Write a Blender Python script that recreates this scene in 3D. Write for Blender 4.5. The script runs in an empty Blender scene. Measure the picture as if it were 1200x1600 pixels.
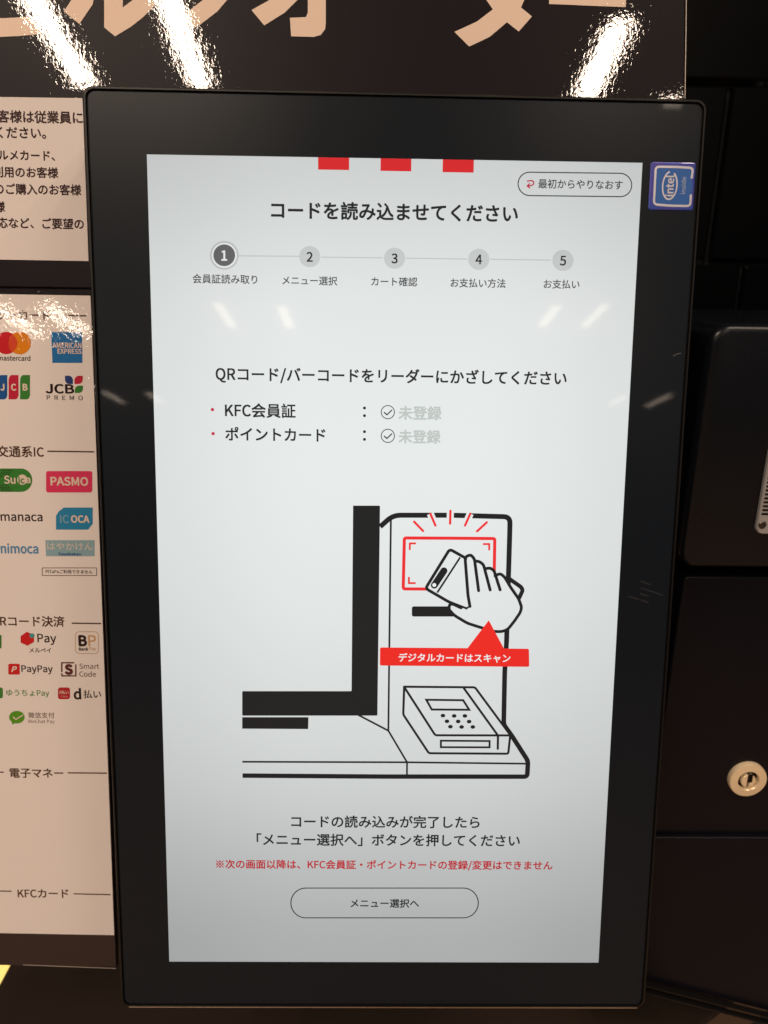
import bpy, math, os, random
from mathutils import Vector, Matrix
random.seed(7)
scene = bpy.context.scene
COL = scene.collection

# ------------------------------------------------------------------ camera
LEAN = math.radians(10)                      # the display leans back ten degrees
# S frame: x right, y up along the display face, z out of the face; origin at the middle of the screen
S2W = Matrix(((1, 0, 0), (0, math.sin(LEAN), -math.cos(LEAN)), (0, math.cos(LEAN), math.sin(LEAN))))
def cam_rot():
    rx, ry, rz = 0.13562295, -0.01411968, 0.01253308
    R = Matrix.Rotation(rz, 3, 'Z') @ Matrix.Rotation(rx, 3, 'X') @ Matrix.Rotation(ry, 3, 'Y')
    D = Matrix(((1, 0, 0), (0, -1, 0), (0, 0, -1)))
    return D @ R @ D
CM = cam_rot()
CT = Vector((0.00246716, -0.03257772, -0.32378784))
CAM_S = -(CM.transposed() @ CT)
CAM_W = S2W @ CAM_S
cam = bpy.data.cameras.new('camera')
cam_o = bpy.data.objects.new('camera', cam); COL.objects.link(cam_o)
cam_o.matrix_world = Matrix.Translation(CAM_W) @ (S2W @ CM.transposed()).to_4x4()
cam.sensor_fit = 'VERTICAL'; cam.sensor_height = 36; cam.lens = 27
cam.clip_start = 0.01; cam.clip_end = 100
cam.dof.use_dof = True; cam.dof.focus_distance = 0.325; cam.dof.aperture_fstop = 12
scene.camera = cam_o

# ------------------------------------------------------------------ world, lamps, exposure
w = bpy.data.worlds.new('World'); scene.world = w; w.use_nodes = True
w.node_tree.nodes['Background'].inputs[0].default_value = (0.92, 0.95, 1.0, 1)
w.node_tree.nodes['Background'].inputs[1].default_value = 0.022
scene.view_settings.view_transform = 'Standard'; scene.view_settings.look = 'None'
scene.view_settings.exposure = 0; scene.view_settings.gamma = 1
CEIL = 1.4
RAD = 84.0
def tube_or_fill_lamp(x, ya, yb, k=1.0, width=0.06):
    L = bpy.data.lights.new('tube_or_fill_light', 'AREA'); L.shape = 'RECTANGLE'
    L.size = width; L.size_y = abs(yb - ya)
    L.energy = RAD * k * math.pi * L.size * L.size_y
    L.color = (1.0, 0.80, 0.63)
    o = bpy.data.objects.new('tube_or_fill_light', L); COL.objects.link(o)
    o.location = (x, (ya + yb) / 2, CEIL)
for a in ((-.90, -1.0, -1.93), (-.55, -1.0, -1.93), (.64, -1.60, -1.95), (.92, -1.95, -2.04, .6),
          (.64, -.35, -.95, .5), (.95, -.35, -.95, .5), (-1.5, -1.0, -1.9, .9),  # unseen lamps, added as fill for the posters and lock
          (-.93, -4.11, -4.63), (-.56, -4.15, -4.62), (1.05, -4.07, -4.5), (1.32, -4.03, -4.5),
          (-2.3, -4.2, -4.85, .6), (-1.98, -4.2, -4.8, .6),
          (-2.55, -6.86, -7.45), (-2.15, -6.9, -7.4), (2.72, -6.67, -7.27), (2.33, -6.75, -7.2)):
    tube_or_fill_lamp(*a)

# ------------------------------------------------------------------ tracing helpers
def ray_s(px, py):
    return CM.transposed() @ Vector(((px - 600) / 1200, -(py - 800) / 1200, -1))
class Plane:
    """a flat face parallel to the display at height z (S frame); turns photo pixels into metres on it"""
    def __init__(self, z): self.z = z
    def __call__(self, px, py):
        d = ray_s(px, py); t = (self.z - CAM_S.z) / d.z
        p = CAM_S + d * t
        return Vector((p.x, p.y))
    def scale(self, px, py):
        return (self(px + 1, py) - self(px - 1, py)).length / 2
def hitw(px, py, axis, val):
    """point of the world plane axis=val under a photo pixel"""
    d = S2W @ ray_s(px, py); t = (val - CAM_W[axis]) / d[axis]
    return CAM_W + d * t

# ------------------------------------------------------------------ materials
def new_mat(name):
    m = bpy.data.materials.new(name); m.use_nodes = True
    return m, m.node_tree, m.node_tree.nodes['Principled BSDF']
def nd(nt, t, **kw):
    n = nt.nodes.new(t)
    for k, v in kw.items():
        if k in n.inputs: n.inputs[k].default_value = v
        else: setattr(n, k, v)
    return n
def plastic(name, col, rough=.4, spec=.5, coat=0, coat_rough=.05, metal=0, grain=0, gscale=3000, mottling=0):
    m, nt, b = new_mat(name)
    b.inputs['Base Color'].default_value = (*col, 1); b.inputs['Roughness'].default_value = rough
    b.inputs['Specular IOR Level'].default_value = spec; b.inputs['Coat Weight'].default_value = coat
    b.inputs['Coat Roughness'].default_value = coat_rough; b.inputs['Metallic'].default_value = metal
    tc = nd(nt, 'ShaderNodeTexCoord')
    if grain:
        n = nd(nt, 'ShaderNodeTexNoise', Scale=gscale, Detail=2.0); nt.links.new(tc.outputs['Object'], n.inputs['Vector'])
        bp = nd(nt, 'ShaderNodeBump', Strength=1.0, Distance=grain)
        nt.links.new(n.outputs['Fac'], bp.inputs['Height']); nt.links.new(bp.outputs['Normal'], b.inputs['Normal'])
    if mottling:
        n = nd(nt, 'ShaderNodeTexNoise', Scale=18.0, Detail=6.0); nt.links.new(tc.outputs['Object'], n.inputs['Vector'])
        r = nd(nt, 'ShaderNodeMapRange'); r.inputs['To Min'].default_value = rough - mottling; r.inputs['To Max'].default_value = rough + mottling
        nt.links.new(n.outputs['Fac'], r.inputs['Value']); nt.links.new(r.outputs['Result'], b.inputs['Roughness'])
    return m
def laminated(name, col, rough=.42, vary=.06):
    """printed sheet under a wrinkled glossy film"""
    m, nt, b = new_mat(name)
    tc = nd(nt, 'ShaderNodeTexCoord')
    geo = nd(nt, 'ShaderNodeNewGeometry')
    mp = nd(nt, 'ShaderNodeMapping'); mp.inputs['Rotation'].default_value = (0.17, 0.0, 0.0)
    mp.inputs['Scale'].default_value = (1.0, 1.0, 0.75)
    nt.links.new(geo.outputs['Position'], mp.inputs['Vector'])
    n1 = nd(nt, 'ShaderNodeTexNoise', Scale=560.0, Detail=2.0, Roughness=.62, Distortion=.6)
    n2 = nd(nt, 'ShaderNodeTexNoise', Scale=70.0, Detail=2.0)
    for n in (n1, n2): nt.links.new(mp.outputs['Vector'], n.inputs['Vector'])
    b1 = nd(nt, 'ShaderNodeBump', Strength=1.0, Distance=0.000016)
    b2 = nd(nt, 'ShaderNodeBump', Strength=1.0, Distance=0.000032)
    nt.links.new(n1.outputs['Fac'], b1.inputs['Height']); nt.links.new(n2.outputs['Fac'], b2.inputs['Height'])
    nt.links.new(b2.outputs['Normal'], b1.inputs['Normal'])
    nt.links.new(b1.outputs['Normal'], b.inputs['Coat Normal'])
    n3 = nd(nt, 'ShaderNodeTexNoise', Scale=25.0, Detail=4.0)
    nt.links.new(geo.outputs['Position'], n3.inputs['Vector'])
    mx = nd(nt, 'ShaderNodeMix', data_type='RGBA')
    mx.inputs['A'].default_value = (*[c * (1 - vary) for c in col], 1); mx.inputs['B'].default_value = (*[min(1, c * (1 + vary)) for c in col], 1)
    nt.links.new(n3.outputs['Fac'], mx.inputs['Factor']); nt.links.new(mx.outputs['Result'], b.inputs['Base Color'])
    b.inputs['Roughness'].default_value = rough; b.inputs['Specular IOR Level'].default_value = .12
    b.inputs['Coat Weight'].default_value = 1.0; b.inputs['Coat Roughness'].default_value = .022
    return m
def lin(r, g, b):
    f = lambda c: (c / 255 / 12.92) if c <= 10 else ((c / 255 + .055) / 1.055) ** 2.4
    return (f(r), f(g), f(b))
# viewing-angle fade painted into the panel's emission: strongest above the middle, weak toward the bottom edge
def view_fade(nt):
    geo = nd(nt, 'ShaderNodeNewGeometry'); sep = nd(nt, 'ShaderNodeSeparateXYZ')
    nt.links.new(geo.outputs['Position'], sep.inputs['Vector'])
    mr = nd(nt, 'ShaderNodeMapRange'); mr.inputs['From Min'].default_value = -.172; mr.inputs['From Max'].default_value = .172
    nt.links.new(sep.outputs['Z'], mr.inputs['Value'])
    cr = nd(nt, 'ShaderNodeValToRGB'); cr.color_ramp.interpolation = 'B_SPLINE'
    pts = ((0, .495), (.10, .545), (.25, .77), (.42, .925), (.58, 1.0), (.72, 1.0), (.86, .96), (1, .71))
    e = cr.color_ramp.elements
    while len(e) < len(pts): e.new(.5)
    for i, (p, v) in enumerate(pts): e[i].position = p; e[i].color = (v, v, v, 1)
    nt.links.new(mr.outputs['Result'], cr.inputs['Fac'])
    ax = nd(nt, 'ShaderNodeMath', operation='ABSOLUTE'); nt.links.new(sep.outputs['X'], ax.inputs[0])
    mx = nd(nt, 'ShaderNodeMapRange', interpolation_type='SMOOTHSTEP'); mx.inputs['From Min'].default_value = .03; mx.inputs['From Max'].default_value = .11
    mx.inputs['To Min'].default_value = 1; mx.inputs['To Max'].default_value = .885
    nt.links.new(ax.outputs[0], mx.inputs['Value'])
    mu = nd(nt, 'ShaderNodeMath', operation='MULTIPLY'); nt.links.new(cr.outputs['Color'], mu.inputs[0]); nt.links.new(mx.outputs['Result'], mu.inputs[1])
    return mu.outputs[0]
_sm = {}
def screen_mat(name, rgb, k=1.0):
    if name in _sm: return _sm[name]
    m, nt, b = new_mat(name)
    b.inputs['Base Color'].default_value = (.012, .012, .013, 1); b.inputs['Roughness'].default_value = .16
    b.inputs['Specular IOR Level'].default_value = .06; b.inputs['Coat Weight'].default_value = .05; b.inputs['Coat Roughness'].default_value = .03
    b.inputs['Emission Color'].default_value = (*lin(*rgb), 1)
    mu = nd(nt, 'ShaderNodeMath', operation='MULTIPLY'); mu.inputs[1].default_value = k
    nt.links.new(view_fade(nt), mu.inputs[0]); nt.links.new(mu.outputs[0], b.inputs['Emission Strength'])
    _sm[name] = m; return m
_pm = {}
def ink(name, rgb):
    if name not in _pm: _pm[name] = laminated('print_' + name, lin(*rgb), vary=.03)
    return _pm[name]

WHITE = (231, 235, 234)
M_black_housing = plastic('housing_plastic', (.007, .0068, .007), .38, .28, grain=2e-6)
M_bezel = plastic('bezel_glass', (.0078, .0115, .0170), .29, .15, coat=.055, coat_rough=.028, mottling=.02)
M_groove = plastic('groove', (.004, .003, .003), .7, .2)
M_glint = plastic('edge_glint_metal', (.55, .50, .45), .28, .5, metal=1)
M_board = laminated('laminated_black_print', (.0095, .0052, .0078), .40)
M_paper = laminated('laminated_cream_print', (.82, .755, .725), .5, .02)
M_cream = laminated('cream_lettering', (.94, .74, .60), .5, .03)
M_cab = plastic('cabinet_powder_coat', (.0048, .0050, .0090), .34, .18, grain=1.2e-5, gscale=2500, mottling=.05)
M_casing = plastic('casing_plastic', (.0040, .0055, .0085), .28, .30, grain=5e-6, gscale=2500, mottling=.04)

# ------------------------------------------------------------------ mesh helpers
def link(name, verts, faces, mat, parent=None, smooth=False):
    me = bpy.data.meshes.new(name); me.from_pydata([tuple(v) for v in verts], [], faces); me.update()
    if mat: me.materials.append(mat)
    if smooth:
        for p in me.polygons: p.use_smooth = True
    o = bpy.data.objects.new(name, me); COL.objects.link(o)
    if parent: o.parent = parent
    return o
def empty(name, label, cat, loc=(0, 0, 0), group=None):
    o = bpy.data.objects.new(name, None); COL.objects.link(o); o.location = loc; o.empty_display_size = .02
    o['label'] = label; o['category'] = cat
    if group: o['group'] = group
    return o
def arc(cx, cy, r, a0, a1, n=8):
    return [Vector((cx + r * math.cos(math.radians(a0 + (a1 - a0) * i / n)), cy + r * math.sin(math.radians(a0 + (a1 - a0) * i / n)))) for i in range(n + 1)]
def rrect(x0, y0, x1, y1, r, n=6):
    r = min(r, abs(x1 - x0) / 2 - 1e-6, abs(y1 - y0) / 2 - 1e-6)
    return arc(x1 - r, y1 - r, r, 0, 90, n) + arc(x0 + r, y1 - r, r, 90, 180, n) + arc(x0 + r, y0 + r, r, 180, 270, n) + arc(x1 - r, y0 + r, r, 270, 360, n)
def ring_mesh(outer, inner, z):
    n = len(outer); v = [(p.x, p.y, z) for p in outer] + [(p.x, p.y, z) for p in inner]
    return v, [(i, (i + 1) % n, n + (i + 1) % n, n + i) for i in range(n)]
def loft(loops, cap_start=True, cap_end=True):
    """loops: list of (points2d, z)"""
    v = []; f = []; n = len(loops[0][0])
    for pts, z in loops: v += [(p.x, p.y, z) for p in pts]
    for k in range(len(loops) - 1):
        for i in range(n):
            j = (i + 1) % n; f.append((k * n + i, k * n + j, (k + 1) * n + j, (k + 1) * n + i))
    if cap_start: f.append(tuple(reversed(range(n))))
    if cap_end: f.append(tuple((len(loops) - 1) * n + i for i in range(n)))
    return v, f
def inset_poly(pts, d):
    n = len(pts); out = []
    for i in range(n):
        a, b, c = pts[i - 1], pts[i], pts[(i + 1) % n]
        e1 = (b - a).normalized(); e2 = (c - b).normalized()
        n1 = Vector((-e1.y, e1.x)); n2 = Vector((-e2.y, e2.x)); m = n1 + n2
        if m.length < 1e-6: m = n1
        m.normalize(); k = d / max(.4, m.dot(n1)); out.append(b + m * k)
    return out

class Sheet:
    """flat marks on a face parallel to the display; layers sit a hair above each other"""
    def __init__(self, z, parent, step=.00006):
        self.z = z; self.pl = Plane(z); self.parent = parent; self.step = step; self.n = 0
    def zz(self, layer): return self.z + self.step * layer
    def poly(self, name, pts, mat, layer=1, px=True):
        P = [self.pl(*p) for p in pts] if px else pts
        A = sum(P[i - 1].x * P[i].y - P[i].x * P[i - 1].y for i in range(len(P)))
        if A < 0: P = P[::-1]
        return link(name, [(p.x, p.y, self.zz(layer)) for p in P], [tuple(range(len(P)))], mat, self.parent)
    def polys(self, name, plist, mat, layer=1):
        v = []; f = []
        for pts in plist:
            P = [self.pl(*p) for p in pts]
            A = sum(P[i - 1].x * P[i].y - P[i].x * P[i - 1].y for i in range(len(P)))
            if A < 0: P = P[::-1]
            f.append(tuple(range(len(v), len(v) + len(P)))); v += [(p.x, p.y, self.zz(layer)) for p in P]
        return link(name, v, f, mat, self.parent)
    def strokes(self, name, lines, wpx, mat, layer=1, cap=True, closed=False):
        """lines: list of pixel polylines; each becomes a mitred ribbon with round ends"""
        v = []; f = []
        for li, line in enumerate(lines):
            P = [self.pl(*p) for p in line]; wl = wpx[li] if isinstance(wpx, (list, tuple)) else wpx
            h = wl * self.pl.scale(*line[0]) / 2; n = len(P); z = self.zz(layer) + li * self.step * .12
            base = len(v); L = []; Rr = []
            for i in range(n):
                if closed: a, b, c = P[i - 1], P[i], P[(i + 1) % n]
                else: a, b, c = (P[i - 1] if i else None), P[i], (P[i + 1] if i < n - 1 else None)
                if a is None: e1 = e2 = (c - b).normalized()
                elif c is None: e1 = e2 = (b - a).normalized()
                else: e1 = (b - a).normalized(); e2 = (c - b).normalized()
                n1 = Vector((-e1.y, e1.x)); n2 = Vector((-e2.y, e2.x)); m = n1 + n2
                if m.length < 1e-5: m = n1.copy()
                m.normalize(); k = h / max(.35, m.dot(n1))
                L.append(b + m * k); Rr.append(b - m * k)
            for i in range(n): v += [(L[i].x, L[i].y, z), (Rr[i].x, Rr[i].y, z)]
            for i in range(n if closed else n - 1):
                j = (i + 1) % n; f.append((base + 2 * i + 1, base + 2 * j + 1, base + 2 * j, base + 2 * i))
            if cap and not closed:
                for idx, sgn in ((0, 1), (n - 1, -1)):
                    c = P[idx]; a0 = math.atan2(L[idx].y - c.y, L[idx].x - c.x)
                    ids = []
                    for k in range(1, 8):
                        a = a0 + sgn * math.pi * k / 8
                        ids.append(len(v)); v.append((c.x + h * math.cos(a), c.y + h * math.sin(a), z))
                    loop = [base + 2 * idx] + ids + [base + 2 * idx + 1]
                    f.append(tuple(loop if sgn > 0 else loop[::-1]))
        return link(name, v, f, mat, self.parent)
    def disc(self, name, cx, cy, r, mat, layer=1, ry=None, n=32):
        ry = ry or r
        return self.poly(name, [(cx + r * math.cos(2 * math.pi * i / n), cy + ry * math.sin(2 * math.pi * i / n)) for i in range(n)], mat, layer)
    def ring(self, name, cx, cy, r0, r1, mat, layer=1, n=40):
        v = []; f = []
        for i in range(n):
            a = 2 * math.pi * i / n
            for r in (r0, r1):
                p = self.pl(cx + r * math.cos(a), cy + r * math.sin(a)); v.append((p.x, p.y, self.zz(layer)))
        for i in range(n):
            j = (i + 1) % n; f.append((2 * i, 2 * j, 2 * j + 1, 2 * i + 1))
        return link(name, v, f, mat, self.parent)
    def pill(self, name, x0, y0, x1, y1, wpx, mat, layer=1, r=None, tilt=0):
        """outline of a rounded rectangle given by its pixel corners"""
        r = r if r is not None else (y1 - y0) / 2
        pts = rrect(x0, y0, x1, y1, r, 10)
        pts = [(p.x, p.y + tilt * (p.x - (x0 + x1) / 2)) for p in pts]
        q = []
        for p in pts:
            if not q or abs(q[-1][0] - p[0]) + abs(q[-1][1] - p[1]) > .05: q.append(p)
        if abs(q[0][0] - q[-1][0]) + abs(q[0][1] - q[-1][1]) < .05: q.pop()
        return self.strokes(name, [q], wpx, mat, layer, closed=True)
    def text(self, name, s, yc, mat, x0=None, x1=None, em=None, cx=None, bold=0.0, layer=1, tall=1.0, space=1.0, rot=0, shear=0, font=True):
        """yc: pixel height of the ink's middle at its horizontal middle; either both ends or one end and an em size"""
        mv, mf, (bx0, by0, bx1, by1) = glyphs(s, bold, space, shear, font)
        if x0 is not None and x1 is not None:
            a, b = self.pl(x0, yc), self.pl(x1, yc); sc = (b - a).length / (bx1 - bx0); mid = (a + b) / 2
        else:
            xr = x0 if x0 is not None else (x1 if x1 is not None else cx)
            sc = em * self.pl.scale(xr, yc); wd = (bx1 - bx0) * sc; p = self.pl(xr, yc)
            mid = p + Vector((wd / 2 if x0 is not None else (-wd / 2 if x1 is not None else 0), 0))
        z = self.zz(layer); c, sn = math.cos(rot), math.sin(rot); V = []
        for (x, y, dz) in mv:
            lx = (x - (bx0 + bx1) / 2) * sc; ly = (y - (by0 + by1) / 2) * sc * tall
            V.append((mid.x + c * lx - sn * ly, mid.y + sn * lx + c * ly, z + dz))
        return link(name, V, mf, mat, self.parent)

try:   # the typeface that ships inside Blender (its own fallback for Japanese)
    NOTO = bpy.data.fonts.load(os.path.join(bpy.utils.system_resource('DATAFILES'), 'fonts', 'Noto Sans CJK Regular.woff2'))
except Exception:
    NOTO = None
def glyphs(s, bold, space, shear, font):
    t = bpy.data.curves.new('lettering', 'FONT'); t.body = s; t.fill_mode = 'FRONT'; t.space_character = space
    t.resolution_u = 4; t.size = 1.0; t.shear = shear
    if NOTO and font: t.font = NOTO
    o = bpy.data.objects.new('lettering', t); COL.objects.link(o)
    bpy.context.view_layer.update()
    dg = bpy.context.evaluated_depsgraph_get()
    me = bpy.data.meshes.new_from_object(o.evaluated_get(dg))
    vs = [v.co.copy() for v in me.vertices]; fs = [tuple(p.vertices) for p in me.polygons]
    bpy.data.objects.remove(o); bpy.data.meshes.remove(me); bpy.data.curves.remove(t)
    # em of this face: normalise so that one full-width character is one unit
    k = EM
    vs = [v / k for v in vs]
    if bold <= 0: offs = [(0, 0)]
    elif bold < .02: offs = [(bold, bold), (-bold, -bold), (bold, -bold), (-bold, bold)]
    else: offs = [(bold * math.cos(a * math.pi / 4), bold * math.sin(a * math.pi / 4)) for a in range(8)] + [(0, 0)]
    V = []; F = []
    for i, (dx, dy) in enumerate(offs):
        b = len(V); V += [(v.x + dx, v.y + dy, i * .000004) for v in vs]; F += [tuple(b + q for q in fc) for fc in fs]
    xs = [v[0] for v in V]; ys = [v[1] for v in V]
    return V, F, (min(xs), min(ys), max(xs), max(ys))
EM = 1.0
def measure_em():
    a = glyphs('国国', 0, 1, 0, True)[2]; b = glyphs('国', 0, 1, 0, True)[2]
    return (a[2] - a[0]) - (b[2] - b[0])
EM = measure_em()

# ------------------------------------------------------------------ tiled wall (structure), stands upright behind everything
YW = 0.36
gr = plastic('wall_grout', (.032, .034, .038), .8, .1)
tl = plastic('black_wall_tile', (.0012, .0014, .0018), .30, .1, grain=2e-5, gscale=60, mottling=.05)
pa = hitw(1130, 131, 1, YW); pb = hitw(1130, 410, 1, YW)
TH = pa.z - pb.z; TW = TH * 2
jx = (hitw(1137, 140, 1, YW).x + hitw(1103, 400, 1, YW).x) / 2; jx2 = (hitw(1158, 420, 1, YW).x + hitw(1143, 500, 1, YW).x) / 2
GAP = .0042
wall = link('tiled_wall', [(-1.2, YW + .006, -1.3), (1.5, YW + .006, -1.3), (1.5, YW + .006, 1.0), (-1.2, YW + .006, 1.0),
                           (-1.2, YW + .1, -1.3), (1.5, YW + .1, -1.3), (1.5, YW + .1, 1.0), (-1.2, YW + .1, 1.0)],
            [(0, 1, 2, 3), (7, 6, 5, 4), (0, 4, 5, 1), (1, 5, 6, 2), (2, 6, 7, 3), (3, 7, 4, 0)], gr)
wall['kind'] = 'structure'
def tile_mesh():
    v, f = loft([(rrect(GAP / 2, GAP / 2, TW - GAP / 2, TH - GAP / 2, .0015, 2), 0), (rrect(GAP / 2, GAP / 2, TW - GAP / 2, TH - GAP / 2, .0015, 2), .0045),
                 (rrect(GAP / 2 + .0015, GAP / 2 + .0015, TW - GAP / 2 - .0015, TH - GAP / 2 - .0015, .001, 2), .006)], cap_start=False)
    return [(x, -z, y) for x, y, z in v], f
tv, tf = tile_mesh(); t0 = None
for row in range(-3, 3):
    zb = pb.z + row * TH
    x_off = jx if row % 2 == 0 else jx2
    for k in range(-3, 3):
        xx = x_off + k * TW
        if t0 is None: t0 = link('tile', tv, tf, tl, wall); o = t0
        else: o = t0.copy(); COL.objects.link(o); o.parent = wall
        o.location = (xx, YW + .0002 + random.uniform(0, .0006), zb); o.rotation_euler = (random.uniform(-.004, .004), 0, random.uniform(-.004, .004))

# ------------------------------------------------------------------ floor and counter (structure)
ZF = -.85
fm, nt, b = new_mat('warm_wood_floor')
tc = nd(nt, 'ShaderNodeTexCoord'); mp = nd(nt, 'ShaderNodeMapping'); mp.inputs['Scale'].default_value = (1, 9, 1)
ns = nd(nt, 'ShaderNodeTexNoise', Scale=3.0, Detail=6.0); cr = nd(nt, 'ShaderNodeValToRGB')
cr.color_ramp.elements[0].color = (.42, .25, .15, 1); cr.color_ramp.elements[1].color = (.60, .38, .24, 1)
nt.links.new(tc.outputs['Object'], mp.inputs[0]); nt.links.new(mp.outputs[0], ns.inputs[0]); nt.links.new(ns.outputs[0], cr.inputs[0]); nt.links.new(cr.outputs[0], b.inputs['Base Color'])
b.inputs['Roughness'].default_value = .35
fl = link('floor', [(-6, -9, ZF), (6, -9, ZF), (6, YW, ZF), (-6, YW, ZF)], [(0, 1, 2, 3)], fm); fl['kind'] = 'structure'

ZC = min(hitw(1010, 1531, 1, .057).z, hitw(1200, 1583, 1, .057).z) - .022                                   # top of the black counter
M_counter = plastic('black_counter_laminate', (.042, .029, .022), .30, .5, grain=4e-6, mottling=.05)
cA = hitw(15, 1505, 2, ZC); cB = hitw(0, 1533, 2, ZC)
dirl = (cB - cA).normalized(); c1 = cA + dirl * -.30; c2 = cA + dirl * .35
r1 = hitw(1240, 1490, 2, ZC); r2 = hitw(1085, 1612, 2, ZC); r3 = r2 + (r2 - r1) * .8
poly = [Vector((p.x, p.y)) for p in (c1, c2, Vector((r3.x - .03, c2.y, 0)), r2, r1, Vector((r1.x + .03, YW - .01, 0)), Vector((c1.x + .02, YW - .01, 0)))]
v, f = loft([(poly, ZC - .04), (poly, ZC - .002), (inset_poly(poly, .002), ZC)])
ct = link('counter', v, f, M_counter); ct['kind'] = 'structure'

# ------------------------------------------------------------------ cabinet beside the display (stands upright)
YC = .060
cab = empty('kiosk_cabinet', 'black kiosk cabinet with a brass lock right of the screen', 'cabinet', (0.20, YC + .12, ZC))
def upright_box(name, x0, x1, zb0, zt, y0, depth, r, mat, bev=.003, skew=0):
    """box with rounded front edge; z and x in world metres, relative to the cabinet root"""
    P = rrect(x0, zb0, x1, zt, r, 6)
    if skew: P = [Vector((p.x, p.y + (skew * (p.x - x0) if p.y < (zb0 + zt) / 2 else 0))) for p in P]
    L = [(P, 0), (P, depth - bev)]
    for k in range(1, 5):
        a = math.pi / 2 * k / 4; L.append((inset_poly(P, bev * (1 - math.cos(a))), depth - bev + bev * math.sin(a)))
    v, f = loft(L)
    rx, ry, rz = cab.location
    o = link(name, [(x - rx, y0 + depth - z - ry, y - rz) for x, y, z in v], f, mat, cab)
    for p in o.data.polygons: p.use_smooth = len(p.vertices) == 4 
    try: o.data.set_sharp_from_angle(angle=math.radians(50))
    except Exception: pass
    return o
X1 = .42
a0 = hitw(1110, 520, 1, YC - .010); zt = hitw(1160, 506, 1, YC - .010).z; zs = hitw(1140, 892, 1, YC - .01).z
upright_box('reader_casing', a0.x, X1, zs + .001, zt, YC - .010, .13, .009, M_casing, .004)
lx = hitw(1068, 905, 1, YC).x; z1 = hitw(1140, 901, 1, YC).z; z2 = hitw(1110, 1304, 1, YC).z; z3 = hitw(1110, 1309, 1, YC - .003).z
upright_box('cabinet_door', lx, X1, z2, z1, YC, .12, .003, M_cab, .0012)
zb = hitw(1010, 1531, 1, YC - .003); zb2 = hitw(1200, 1580, 1, YC - .003)
sk = (zb2.z - zb.z) / (zb2.x - zb.x)
upright_box('base_panel', zb.x - .01, X1, zb.z - sk * .01, z3, YC - .003, .12, .002, M_cab, .0008, skew=sk)
# two-step metal lip that follows the lower edge of the base panel
def bar(name, p, q, w_, h_, mat, parent, off=(0, 0, 0)):
    p = Vector(p); q = Vector(q); d = (q - p).normalized(); up = Vector((0, 0, 1)); s = d.cross(up).normalized(); u = s.cross(d)
    v = []
    for e in (p, q):
        for a, b_ in ((-1, -1), (1, -1), (1, 1), (-1, 1)): v.append(e + s * a * w_ / 2 + u * b_ * h_ / 2 - Vector(off))
    return link(name, v, [(0, 1, 2, 3), (7, 6, 5, 4), (0, 4, 5, 1), (1, 5, 6, 2), (2, 6, 7, 3), (3, 7, 4, 0)], mat, parent)
M_lip = plastic('dark_anodised_lip', (.028, .025, .024), .3, .5, metal=.6)
pA = Vector((zb.x - .01, YC - .0055, zb.z - sk * .01 - .0005)); pB = Vector((X1, YC - .0055, zb.z + sk * (X1 - zb.x) - .0005))
bar('base_lip', pA, pB, .004, .0006, M_lip, cab, cab.location)
bar('base_lip', pA + Vector((0, -.001, -.0045)), pB + Vector((0, -.001, -.0045)), .004, .0007, M_lip, cab, cab.location)

# brass cam lock, axis toward the viewer
M_brass = plastic('brushed_brass', (1.0, .80, .52), .26, 1.0, metal=.15, grain=4e-6, gscale=1800)
M_brass.node_tree.nodes['Principled BSDF'].inputs['Emission Strength'].default_value = 0
M_hole = plastic('keyway_dark', (.004, .003, .003), .7, .2)
lk = hitw(1169.5, 1220, 1, YC - .003); lr = (hitw(1195, 1216, 1, YC - .003).x - hitw(1136, 1216, 1, YC - .003).x) / 2
lock_c = Vector((lk.x, YC, lk.z)) - cab.location
def lathe(name, prof, mat, parent, n=48, c=Vector()):
    v = []; f = []
    for (r, d) in prof:
        for i in range(n):
            a = 2 * math.pi * i / n; v.append((c.x + r * math.cos(a), c.y - d, c.z + r * math.sin(a)))
    for k in range(len(prof) - 1):
        for i in range(n):
            j = (i + 1) % n; f.append((k * n + i, k * n + j, (k + 1) * n + j, (k + 1) * n + i))
    if prof[-1][0] > 0: f.append(tuple((len(prof) - 1) * n + i for i in range(n)))
    o = link(name, v, f, mat, parent)
    for p in o.data.polygons: p.use_smooth = len(p.vertices) == 4
    try: o.data.set_sharp_from_angle(angle=math.radians(35))
    except Exception: pass
    return o
ring = lathe('lock', [(lr, 0), (lr, .0022), (lr * .96, .0030), (lr * .58, .0034), (lr * .55, .0030), (lr * .55, .0003)], M_brass, cab, c=lock_c)
lathe('lock_recess', [(lr * .549, .0004), (lr * .02, .0004)], M_hole, ring, c=lock_c)
pc = lock_c + Vector((.0004, 0, -.0006))
def plug_half(sign):
    r = lr * .385; g = lr * .07; pts = []
    a0 = math.acos(g / r)
    for i in range(17):
        a = -a0 + 2 * a0 * i / 16; pts.append(Vector((sign * r * math.cos(a), r * math.sin(a))))
    if sign < 0: pts = pts[::-1]
    v, f = loft([(pts, .0005), (pts, .0024), (inset_poly(pts, .0002), .0026)])
    return link('lock_plug', [(pc.x + x, pc.y - z, pc.z + y) for x, y, z in v], f, M_brass, ring)
plug_half(1); plug_half(-1)
v, f = loft([(rrect(-lr * .13, -lr * .06, lr * .13, lr * .42, .0002, 2), .0025), (rrect(-lr * .13, -lr * .06, lr * .13, lr * .42, .0002, 2), .00275)])
link('keyhole', [(pc.x + x + lr * .05, pc.y - z, pc.z + y) for x, y, z in v], f, M_hole, ring)

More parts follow.
